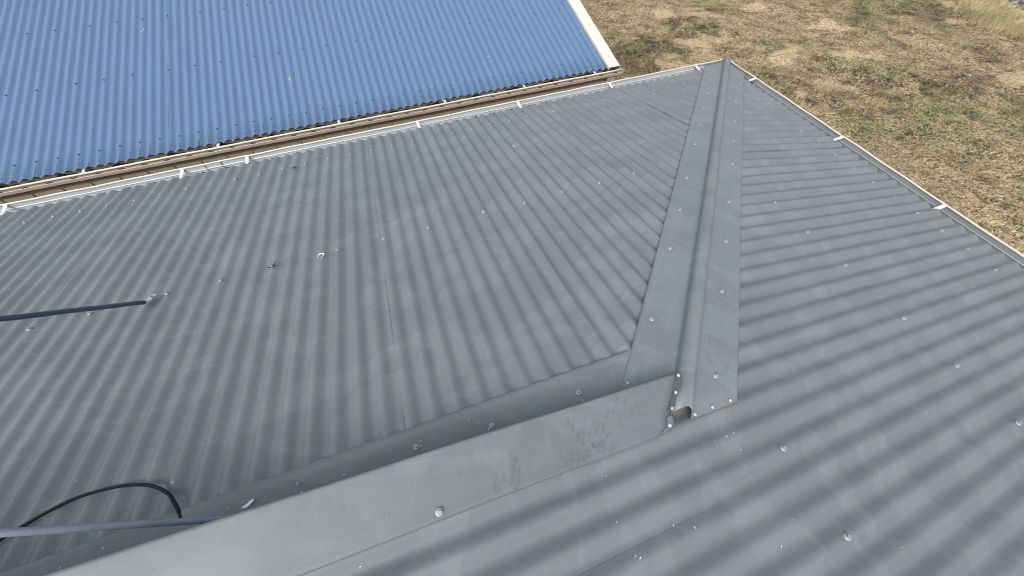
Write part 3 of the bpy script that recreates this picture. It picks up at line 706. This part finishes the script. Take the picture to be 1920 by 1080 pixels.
# ================================================================== lawn blades, long grass, log, shrub
def vnoise(x, y, sc, seed):
    x = x*sc+seed*17.3; y = y*sc+seed*9.1; xi = np.floor(x); yi = np.floor(y); fx = x-xi; fy = y-yi
    fx = fx*fx*(3-2*fx); fy = fy*fy*(3-2*fy)
    h = lambda a, b: np.modf(np.abs(np.sin(a*127.1+b*311.7+seed)*43758.5453))[0]
    return (h(xi, yi)*(1-fx)+h(xi+1, yi)*fx)*(1-fy)+(h(xi, yi+1)*(1-fx)+h(xi+1, yi+1)*fx)*fy
SAND = ((6.8, 4.25, .95, .42), (3.8, 5.0, .6, .35), (6.6, 7.1, .8, .5), (5.4, 7.6, .6, .35), (9.0, 5.4, .9, .35), (11.8, 4.75, .8, .3), (9.0, 3.6, .7, .3), (10.8, 1.5, .9, .3), (5.0, 3.5, .4, .25))
def blades(name, x, y, ln, wd, flat, colr, label, cat):
    n = len(x); z = GZ+hills(x, y)
    a = rng.uniform(0, 2*np.pi, n); el = flat[0]+(flat[1]-flat[0])*rng.random(n)
    dx, dy, dz = np.cos(a)*np.cos(el), np.sin(a)*np.cos(el), np.sin(el)
    sx, sy = -np.sin(a), np.cos(a)
    V = np.zeros((n, 4, 3))
    V[:, 0] = np.stack([x-sx*wd, y-sy*wd, z], -1); V[:, 1] = np.stack([x+sx*wd, y+sy*wd, z], -1)
    V[:, 2] = np.stack([x+dx*ln*.6+sx*wd*.7, y+dy*ln*.6+sy*wd*.7, z+dz*ln*.65], -1)
    V[:, 3] = np.stack([x+dx*ln, y+dy*ln, z+dz*ln*.85-.0], -1)
    me = bpy.data.meshes.new(name); me.vertices.add(n*4); me.vertices.foreach_set('co', V.ravel())
    base = np.arange(n)*4
    T = np.stack([base, base+1, base+2, base, base+2, base+3], -1).ravel()
    me.loops.add(n*6); me.loops.foreach_set('vertex_index', T.astype(np.int32))
    me.polygons.add(n*2); me.polygons.foreach_set('loop_start', (np.arange(n*2)*3).astype(np.int32)); me.polygons.foreach_set('loop_total', np.full(n*2, 3, np.int32))
    me.update(); at = me.color_attributes.new('tint', 'FLOAT_COLOR', 'POINT')
    cc = np.ones((n, 4, 4)); cc[:, :, :3] = colr[:, None, :]; at.data.foreach_set('color', cc.ravel())
    o = obj(name, me, M_BLADE); tag(o, label, cat, None, 'stuff'); return o
t = NT('grass_blade', .8, .2); an = t.n('ShaderNodeAttribute', attribute_name='tint'); t.l(an.outputs['Color'], t.b.inputs['Base Color']); M_BLADE = t.m
N = 700000
rad = 3.0+ 17*rng.random(N)**1.35; ang = rng.uniform(R(-40), R(100), N)
x = -1.0+rad*np.cos(ang); y = -1.5+rad*np.sin(ang)
cl = vnoise(x, y, 15, 3)*.52+vnoise(x, y, 6, 6)*.26+vnoise(x, y, 1.8, 5)*.22; sd = np.zeros(N)
for px, py, rx, ry in SAND: sd = np.maximum(sd, np.clip(1.35-((x-px)/rx)**2-((y-py)/ry)**2, 0, 1))
keep = (rng.random(N) < np.clip((cl-.36)*4.5, .03, 1)*(1-.6*sd)) & ~((x < .02) & (y < .75)) & ~((x < -.78) & (y > .4)) & ~((x < .1) & (y < .2))
x, y, cl = x[keep], y[keep], cl[keep]; n = len(x)
tone = vnoise(x, y, .8, 1)*.5+vnoise(x, y, 2.3, 2)*.3+rng.random(n)*.2
straw = np.array([.70, .56, .35]); brown = np.array([.32, .24, .15]); green = np.array([.33, .33, .13]); pale = np.array([.82, .72, .52])
g_ = np.clip((vnoise(x, y, .8, 8)-.5)*3.2+(vnoise(x, y, 4, 9)-.5)*1.4, 0, .6)[:, None]
k_ = np.clip((tone-.3)*2.2, 0, 1)[:, None]
k_ = .35+.65*k_; cc = brown*(1-k_)+straw*k_; cc = cc*(1-g_)+green*g_
pl_ = (rng.random(n) < .05)[:, None]; cc = np.where(pl_, pale, cc); cc *= rng.uniform(.3, 1.1, (n, 1))*np.where(((x-3.0)/1.7)**2+((y-5.6)/1.0)**2 < 1, .6, 1.0)[:, None]
blades('lawn_grass', x, y, rng.uniform(.025, .065, n), rng.uniform(.0035, .008, n), (.1, .9), cc, 'short matted dry straw-coloured grass on the lawn', 'grass')
# tall pale grass strip towards the log
N = 42000; f_ = rng.random(N); wv = rng.random(N)
sx = 15.5-1.6*f_*0+0; 
x = 12.9+1.35*wv+rng.normal(0, .15, N); y = -1.5+f_*11
x = x+np.clip((y-4.2)*.45, 0, 3)+.25*np.sin(y*1.3)+np.clip((3.2-y)*.12, 0, 1)
x = x+.55; n = N
cc = np.array([.66, .565, .36])*(1-.35*vnoise(x, y, 2, 4))[:, None]*rng.uniform(.7, 1.25, (n, 1)); cc[rng.random(n) < .25] *= np.array([.75, .82, .65])
blades('long_grass', x, y, rng.uniform(.10, .28, n), rng.uniform(.004, .008, n), (.5, 1.3), cc, 'strip of taller pale yellow grass along the far edge of the lawn', 'grass')
# fallen log with a broken stub
t = NT('weathered_bark', .9, .15); v = t.co.outputs['Object']; nz = t.noise(t.map(v, (2, 14, 14)), 1, 5, .65, .5); t.col(t.mix(t.step(nz, .35, .65), (.07, .07, .075), (.42, .43, .45))); t.bump(nz, .8, .03); M_LOG = t.m
def lumpy(pts, rad, seed, seg=16):
    mb = MB(); mb.tube(pts, rad, seg); rr_ = random.Random(seed)
    mb.V = [tuple(c_+rr_.uniform(-.018, .018) for c_ in p) for p in mb.V]; return mb
lg = empty('fallen_log', (15.3, 4.42, GZ)); tag(lg, 'weathered grey fallen log lying in the long grass, top right corner', 'log')
lumpy([(-.05, .12, .17), (.08, -.02, .2), (.3, -.35, .21), (.7, -.9, .23), (1.3, -1.7, .23), (2.0, -2.6, .2)], [.14, .19, .2, .21, .2, .15], 3).build('trunk', M_LOG, lg, True)
lumpy([(.1, -.02, .25), (.1, .12, .5), (.12, .3, .75), (.2, .5, 1.0)], [.13, .11, .1, .06], 5, 12).build('branch_stub', M_LOG, lg, True)
lumpy([(.5, -.6, .3), (.62, -.5, .6), (.85, -.3, .95)], [.11, .08, .05], 8, 10).build('branch_stub', M_LOG, lg, True)
# shrubs behind
def shrub(name, loc, r_, n, seed, label):
    rg = np.random.default_rng(seed); root = empty(name, loc); tag(root, label, 'shrub', 'shrubs behind the log')
    st = MB()
    for k in range(7):
        a = k*.9; st.tube([(0, 0, 0), (.25*r_*math.cos(a), .25*r_*math.sin(a), .5*r_), (.6*r_*math.cos(a), .6*r_*math.sin(a), 1.1*r_)], [.03, .02, .008], 6)
    st.build('stems', M_LOG, root, True)
    d_ = rg.normal(size=(n, 3)); d_ /= np.linalg.norm(d_, axis=1)[:, None]; c_ = d_*(r_*rg.random(n)**.45)[:, None]*np.array([1, 1, .75])+np.array([0, 0, .72*r_])
    c_ += (rg.random((n, 1)) < .5)*rg.normal(0, .1, (n, 3)); c_[:, 2] = np.abs(c_[:, 2])
    a = rg.normal(size=(n, 3)); a /= np.linalg.norm(a, axis=1)[:, None]; b = np.cross(a, rg.normal(size=(n, 3))); b /= np.linalg.norm(b, axis=1)[:, None]
    V = np.stack([c_-a*.06, c_+b*.02, c_+a*.06, c_-b*.02], 1).reshape(-1, 3); F = np.arange(n*4).reshape(-1, 4)
    f = obj('foliage', mesh('foliage', V, F), M_SHRUB, root); return root
M_SHRUB = plain('shrub_leaf', (.055, .07, .028), .7, .3, 0, .4, 3)
shrub('shrub', (16.5, 5.9, GZ), .95, 6000, 1, 'dark green shrub behind the log, top edge near right corner')
